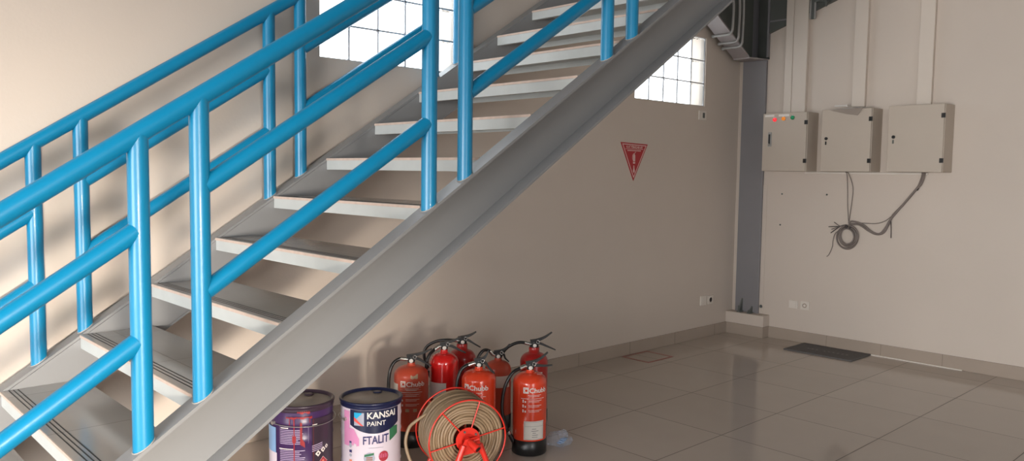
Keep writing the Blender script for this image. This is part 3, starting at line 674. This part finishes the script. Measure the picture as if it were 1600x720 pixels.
# ================================================================ TRIANGULAR SIGN on the back wall
sg = thing('fire_sign', (-1.495, -0.002, 1.56), 'red triangular fire extinguisher sign stuck on the wall beneath the stairs', 'sign')
P0, P1, P2 = Vector((-1.661,0,1.660)), Vector((-1.327,0,1.651)), Vector((-1.497,0,1.366))
b = MB(); b.prism([P0+Vector((0,-0.004,0)), P1+Vector((0,-0.004,0)), P2+Vector((0,-0.004,0))], (0,0.0035,0), m_sign); b.build('sign_plate', sg)
b = MB(); Cc = (P0+P1+P2)/3
def tri(s): return [Cc+(p-Cc)*s for p in (P0, P1, P2)]
A1, A2 = tri(0.90), tri(0.83)
for i in range(3):
    j = (i+1) % 3; b.prism([q+Vector((0,-0.005,0)) for q in (A1[i], A1[j], A2[j], A2[i])], (0,0.0008,0), m_signw)
SGX = lambda u, z: (-1.4955+u, -0.0052, z)
def srect(u0, u1, z0, z1, m=m_signw, e=0.0): b.box((-1.4955+u0, -0.0052-e, z0), (-1.4955+u1, -0.0045, z1), m)
srect(-0.112, 0.112, 1.6085, 1.6115); 
v, f = text_geo('ALAT PEMADAM API', 0.026, 0.02, 0.86); w = max(q[0] for q in v); b.add([SGX(q[0]-w/2, 1.6165+q[1]-0.022*(q[0]-w/2)) for q in v], f, m_signw)
for i in range(9): srect(-0.083+i*0.0185, -0.069+i*0.0185, 1.594, 1.602)
# extinguisher pictogram
b.prism([SGX(-0.013,1.515), SGX(0.013,1.515), SGX(0.013,1.562), SGX(0.006,1.570), SGX(0.004,1.578), SGX(-0.004,1.578), SGX(-0.006,1.570), SGX(-0.013,1.562)], (0,0.0008,0), m_signw)
srect(-0.013, 0.013, 1.498, 1.511); b.prism([SGX(0.0,1.578), SGX(0.020,1.590), SGX(0.018,1.584), SGX(0.004,1.576)], (0,0.0008,0), m_signw)
b.tube([(-1.4955+q[0], -0.0052, q[1]) for q in ((0,1.574),(-0.012,1.573),(-0.020,1.562),(-0.021,1.540),(-0.018,1.528))], 0.0016, m_signw, 6)
b.prism([SGX(-0.012,1.440), SGX(0.002,1.424), SGX(0.012,1.440), SGX(0.006,1.462), SGX(0.003,1.484), SGX(-0.006,1.484), SGX(-0.006,1.462)], (0,0.0008,0), m_signw)
b.build('lettering', sg)

# ================================================================ SWITCH AND SOCKETS
def plate_y(x0, x1, z0, z1, kind, label, cat, name):   # on back wall
    t = thing(name, ((x0+x1)/2, 0, z0), label, cat); b = MB(); b.box((x0,-0.011,z0),(x1,-0.0002,z1), m_white, 0.003, 2); b.build('cover_plate', t)
    cx, cz = (x0+x1)/2, (z0+z1)/2
    b = MB()
    if kind == 'switch': b.box((cx-0.002,-0.016,cz-0.022),(cx+0.026,-0.011,cz+0.022), m_cold, 0.002, 2); b.build('rocker', t)
    if kind == 'socket': b.tube([(cx,-0.0112,cz),(cx,-0.0118,cz)], 0.022, m_groove, 20); b.torus((cx,-0.0118,cz), (0,1,0), 0.024, 0.003, m_white, 24, 8); b.build('socket_well', t)
    if kind == 'blank': b.box((cx-0.030,-0.013,cz-0.028),(cx+0.030,-0.011,cz+0.028), m_white, 0.002, 1); b.build('blank_insert', t)
plate_y(-0.638,-0.531,1.883,1.960,'switch','small white light switch on the wall beneath the right glass-block window','switch','light_switch')
plate_y(-0.530,-0.440,0.285,0.368,'blank','blank white outlet plate low on the stair wall, left of its socket','outlet','wall_outlet')
plate_y(-0.420,-0.332,0.285,0.363,'socket','white socket low on the stair wall close to the corner plinth','outlet','wall_outlet')
def plate_x(y0, y1, z0, z1, kind, label):
    t = thing('wall_outlet', (0, (y0+y1)/2, z0), label, 'outlet'); b = MB(); b.box((-0.011,y0,z0),(-0.0002,y1,z1), m_white, 0.003, 2); b.build('cover_plate', t)
    cy, cz = (y0+y1)/2, (z0+z1)/2; b = MB()
    if kind == 'socket':
        b.tube([(-0.0112,cy,cz),(-0.0120,cy,cz)], 0.020, m_base, 20); b.torus((-0.0125,cy,cz), (1,0,0), 0.022, 0.003, m_white, 24, 8); b.tube([(-0.012,cy,cz),(-0.0135,cy,cz)], 0.011, m_white, 16); b.build('socket_well', t)
    else: b.box((-0.013,cy-0.028,cz-0.026),(-0.011,cy+0.028,cz+0.026), m_white, 0.002, 1); b.build('blank_insert', t)
plate_x(-0.553,-0.634,0.287,0.352,'blank','blank white outlet plate low on the right wall, left of its round socket')
plate_x(-0.660,-0.735,0.286,0.358,'socket','white round socket low on the right wall near the dark mat')

# ================================================================ ELECTRICAL CABINETS, TRUNKING, CABLES on the right wall
def cabinet(y0, y1, z0, z1, label, kind):
    d = 0.200; t = thing('electrical_cabinet', (-0.1, (y0+y1)/2, z0), label, 'electrical cabinet', 'wall cabinets on the right wall')
    b = MB(); b.box((-d+0.016, y0, z0), (-0.0005, y1, z1), m_box, 0.003, 2); b.build('cabinet_body', t)
    b = MB(); b.box((-d, y0, z0+0.001), (-d+0.014, y1-0.004*(-1), z1-0.001), m_box, 0.003, 2); door = b.build('door', t)
    for z in (z0+0.085, z1-0.085):
        b = MB(); b.box((-d-0.006, y1+0.022, z-0.017), (-d+0.001, y1+0.002, z+0.017), m_black, 0.002, 1); b.cyl((-d-0.002,y1-0.002,z-0.017),(-d-0.002,y1-0.002,z+0.017), 0.004, m_black, 8); b.build('hinge', door)
    if kind == 1:
        for i, m in enumerate((m_lampr, m_lampo, m_lampg)):
            yy = y0-0.108-0.079*i; zz = z1-0.055+0.006*i
            b = MB(); b.cyl((-d+0.001,yy,zz),(-d-0.004,yy,zz), 0.0195, m_chrome, 20); b.build('lamp_bezel', door)
            b = MB(); b.lathe([(0.016,0),(0.016,0.006),(0.010,0.011),(0,0.012)], m, 20, mw=Matrix.Translation((-d-0.004,yy,zz)) @ Matrix.Rotation(-PI/2, 4, 'Y'), cap1=False); b.build('pilot_lamp', door)['label'] = ('glowing red pilot lamp', 'amber pilot lamp', 'green pilot lamp')[i]
        b = MB(); b.box((-d-0.0012,y0-0.016,z1-0.030),(-d,y0-0.100,z1-0.012), m_label); b.box((-d-0.0012,y0-0.140,z1-0.030),(-d,y0-0.235,z1-0.012), m_label); b.build('name_strip', door)
        b = MB(); b.box((-d-0.008,y0-0.052,z0+0.205),(-d,y0-0.084,z0+0.325), m_conduit, 0.003, 2); b.box((-d-0.014,y0-0.060,z0+0.225),(-d-0.008,y0-0.076,z0+0.308), m_black, 0.003, 2); b.cyl((-d-0.016,y0-0.068,z0+0.222),(-d,y0-0.068,z0+0.222), 0.007, m_chrome, 12); b.build('handle', door)
    else:
        b = MB(); b.cyl((-d-0.007,y0-0.042,z0+0.262),(-d,y0-0.042,z0+0.262), 0.0125, m_black, 16); b.box((-d-0.005,y0-0.034,z0+0.212),(-d,y0-0.046,z0+0.240), m_black if kind == 2 else m_cold, 0.002, 1); b.build('lock', door)
cabinet(-0.358,-0.750,1.459,1.943,'beige wall cabinet with red, amber and green lamps, nearest the column',1)
cabinet(-0.875,-1.272,1.459,1.951,'beige wall cabinet in the middle with a folded paper lying on it',2)
cabinet(-1.398,-1.792,1.460,1.956,'plain beige wall cabinet farthest right under the third trunking',3)
def trunk(y0, y1, z0, label, split=None):
    t = thing('cable_trunking', (0,(y0+y1)/2,z0), label, 'cable trunking', 'white trunking above the cabinets'); b = MB(); b.box((-0.034,y0,z0),(-0.031 if False else -0.0003,y1,ZC-0.01), m_trunk, 0.002, 1); b.build('duct_body', t)
    b = MB()
    if split: b.box((-0.042,y0,z0+0.001),(-0.034,split+0.003,ZC-0.01), m_trunk, 0.002, 1); b.box((-0.042,split-0.003,z0+0.001),(-0.034,y1,ZC-0.01), m_trunk, 0.002, 1)
    else: b.box((-0.042,y0+0.002,z0+0.001),(-0.034,y1-0.002,ZC-0.01), m_trunk, 0.002, 1)
    b.build('duct_cover', t)
trunk(-0.450,-0.645,1.945,'broad white double trunking running up from the lamp cabinet',-0.520)
trunk(-1.040,-1.140,1.975,'narrow white trunking rising behind the folded paper on the middle cabinet')
trunk(-1.535,-1.635,1.960,'narrow white trunking rising above the right-hand cabinet')
# paper on middle cabinet
b = MB()
def sheet(pts, th=0.0015, m=m_paper):
    n = len(pts); vs = [Vector(p) for p in pts] + [Vector(p)+Vector((0.0,0,th)) for p in pts]
    b.add(vs, [tuple(range(n))[::-1], tuple(range(n,2*n))]+[(i,(i+1) % n, n+(i+1) % n, n+i) for i in range(n)], m)
zt = 1.953
sheet([(-0.16,-0.985,zt+0.030),(-0.05,-0.960,zt+0.036),(-0.05,-1.10,zt+0.012),(-0.17,-1.10,zt+0.010)])
sheet([(-0.17,-1.10,zt+0.010),(-0.05,-1.10,zt+0.012),(-0.03,-1.25,zt+0.001),(-0.190,-1.23,zt+0.001)])
b.box((-0.162,-0.955,zt+0.020),(-0.150,-1.06,zt+0.034), m_paper, 0.001, 1)
b.prism([(-0.2075,-0.94,zt-0.010),(-0.2085,-1.205,zt-0.000),(-0.2085,-1.165,zt-0.058),(-0.2078,-1.08,zt-0.045)], (0.001,0,0), m_trigrey)  # thin darker grey triangle on the cabinet front, below the top edge
b.prism([(-0.2085,-0.94,zt-0.006),(-0.2085,-1.21,zt+0.001),(-0.17,-1.21,zt+0.002),(-0.16,-0.98,zt+0.004)], (0,0,0.001), m_paper)
tag(b.build('folded_paper'), 'white folded paper lying on top of the middle cabinet', 'paper')
# white strip under the cabinets
b = MB(); b.box((-0.020,-0.655,1.441),(-0.0003,-1.630,1.456), m_white, 0.002, 1); tag(b.build('cable_raceway'), 'thin white raceway strip along the wall right under the three cabinets', 'cable raceway')
# hanging cables and coil
MBc = MB()
cb = thing('cable_bundle', (-0.01,-1.04,1.05), 'grey cable bundle hanging from the cabinets, tied in a coil on the wall', 'cables')
def cable(pts, r, m, nm, n=8): bb = MB(); bb.tube(arc_pts([(p[2] if len(p) > 2 else -0.010, p[0], p[1]) for p in pts], n), r, m, 8); return bb.build(nm, cb)
cable([(-1.022,1.458,-0.06),(-1.022,1.438,-0.034),(-1.022,1.33),(-1.030,1.18),(-1.043,1.045)], 0.0032, m_cable, 'drop_cable')
cable([(-1.030,1.458,-0.06),(-1.040,1.436,-0.034),(-1.066,1.33),(-1.060,1.20),(-1.046,1.045,-0.014)], 0.0032, m_cable, 'drop_cable')
cable([(-1.61,1.459,-0.06),(-1.602,1.438,-0.036),(-1.580,1.385,-0.012),(-1.556,1.335,-0.012),(-1.47,1.220,-0.012),(-1.387,1.122,-0.012)], 0.0085, m_cable, 'main_cable')
cable([(-1.62,1.459,-0.06),(-1.612,1.438,-0.036),(-1.588,1.37,-0.020),(-1.550,1.325,-0.022),(-1.46,1.205,-0.020),(-1.375,1.090,-0.020),(-1.345,1.030,-0.020),(-1.30,0.975,-0.020),(-1.24,0.985,-0.02),(-1.16,1.040,-0.018),(-1.08,1.060,-0.018),(-1.045,1.045,-0.018)], 0.0075, m_cable, 'main_cable')
cable([(-1.387,1.122,-0.012),(-1.360,1.050,-0.012),(-1.325,0.985,-0.012),(-1.270,0.968,-0.012),(-1.21,0.990,-0.012),(-1.13,1.035,-0.012),(-1.05,1.035,-0.012)], 0.0075, m_cable, 'main_cable')
cable([(-1.387,1.120,-0.016),(-1.33,1.075,-0.014),(-1.259,1.052,-0.012),(-1.158,1.050,-0.012),(-1.05,1.040,-0.014)], 0.0032, m_cable, 'loose_cable')
cable([(-1.378,1.077,-0.018),(-1.381,1.01,-0.014),(-1.383,0.945,-0.014)], 0.0032, m_cabled, 'loose_cable', 4)
cable([(-0.975,0.985),(-0.935,0.95),(-0.920,0.89),(-0.916,0.84),(-0.890,0.775),(-0.872,0.757)], 0.0032, m_cable, 'loose_cable')
for i, (y, z) in enumerate(((-0.880,1.005),(-0.905,0.985),(-0.900,0.955),(-0.925,1.045))):
    cable([(-1.03,1.030,-0.020),(-0.98,1.015,-0.018),(y,z,-0.014)], 0.0036, m_cable if i % 2 else m_cabled, 'loose_cable', 5)
for q, (cy, cz, R) in enumerate(((-1.036,0.925,0.088),(-1.030,0.922,0.080),(-1.046,0.932,0.074),(-1.050,0.940,0.066),(-1.052,0.942,0.080),(-1.040,0.936,0.060))):
    bb = MB(); bb.tube([(-0.010-0.004*q, cy+R*math.cos(2*PI*i/40)*0.98, cz+R*math.sin(2*PI*i/40)*1.05) for i in range(40)], 0.0062, m_cable, 8, closed=True); bb.build('coil_loop', cb)
bb = MB(); bb.box((-0.040,-1.026,1.000),(-0.004,-1.044,1.030), m_cabled, 0.004, 2); bb.build('cable_tie', cb)
bb = MB(); bb.box((-0.030,-1.058,1.000),(-0.004,-1.072,1.024), m_cabled, 0.004, 2); bb.build('cable_tie', cb)
bb = MB(); bb.cyl((-0.014,-1.556,1.325),(-0.014,-1.566,1.345), 0.011, m_cabled, 10); bb.build('cable_tie', cb)
# wall fixings
for (y, z, lab) in ((-0.448,1.263,'small dark wall plug under the lamp cabinet, upper left of three'), (-0.847,1.269,'small dark wall plug left of the drop cables, right of three'), (-0.441,0.996,'small dark wall plug lower left of three on the right wall')):
    b = MB(); b.lathe([(0.0075,0),(0.0075,0.003),(0.005,0.005),(0.0,0.005)], m_cold, 12, mw=Matrix.Translation((0,y,z)) @ Matrix.Rotation(-PI/2, 4, 'Y'), cap1=False); tag(b.build('wall_plug'), lab, 'wall plug', 'wall plugs on the right wall')
b = MB(); b.tube([(-0.0065,-0.290,0.262),(-0.030,-0.302,0.268)], 0.010, m_black, 12); b.tube([(-0.0065,-0.290,0.262),(-0.012,-0.293,0.2635)], 0.014, m_cold, 12); tag(b.build('pipe_stub'), 'short black pipe stub poking from the wall above the plinth', 'pipe stub')

# ================================================================ MAT AND FLOOR MARK
mt = thing('door_mat', (-0.195,-0.99,0), 'dark grey rectangular mat lying against the right wall skirting', 'mat')
b = MB(); b.box((-0.378,-0.712,0),(-0.026,-1.278,0.010), m_mat, 0.004, 2); b.build('mat_pile', mt)
b = MB(); rr = random.Random(4)
y = -0.84
for i in range(9):
    if i in (3,): y -= 0.03
    b.box((-0.225,y,0.0101),(-0.225+rr.uniform(0.025,0.04),y-0.006,0.0108), m_matink); b.box((-0.225,y,0.0101),(-0.219,y-0.022,0.0108), m_matink); y -= 0.036
b.build('faint_print', mt)
b = MB(); x0,x1,y0,y1,w = -1.612,-1.290,-0.282,-0.016,0.020
b.box((x0,y0,0),(x1,y0+w,0.0008), m_redtape); b.box((x0,y1-w,0),(x1,y1,0.0008), m_redtape); b.box((x0,y0+w,0),(x0+w,y1-w,0.0008), m_redtape); b.box((x1-w,y0+w,0),(x1,y1-w,0.0008), m_redtape)
tag(b.build('floor_marking'), 'faded red square outline taped on the floor by the back wall skirting', 'floor marking')
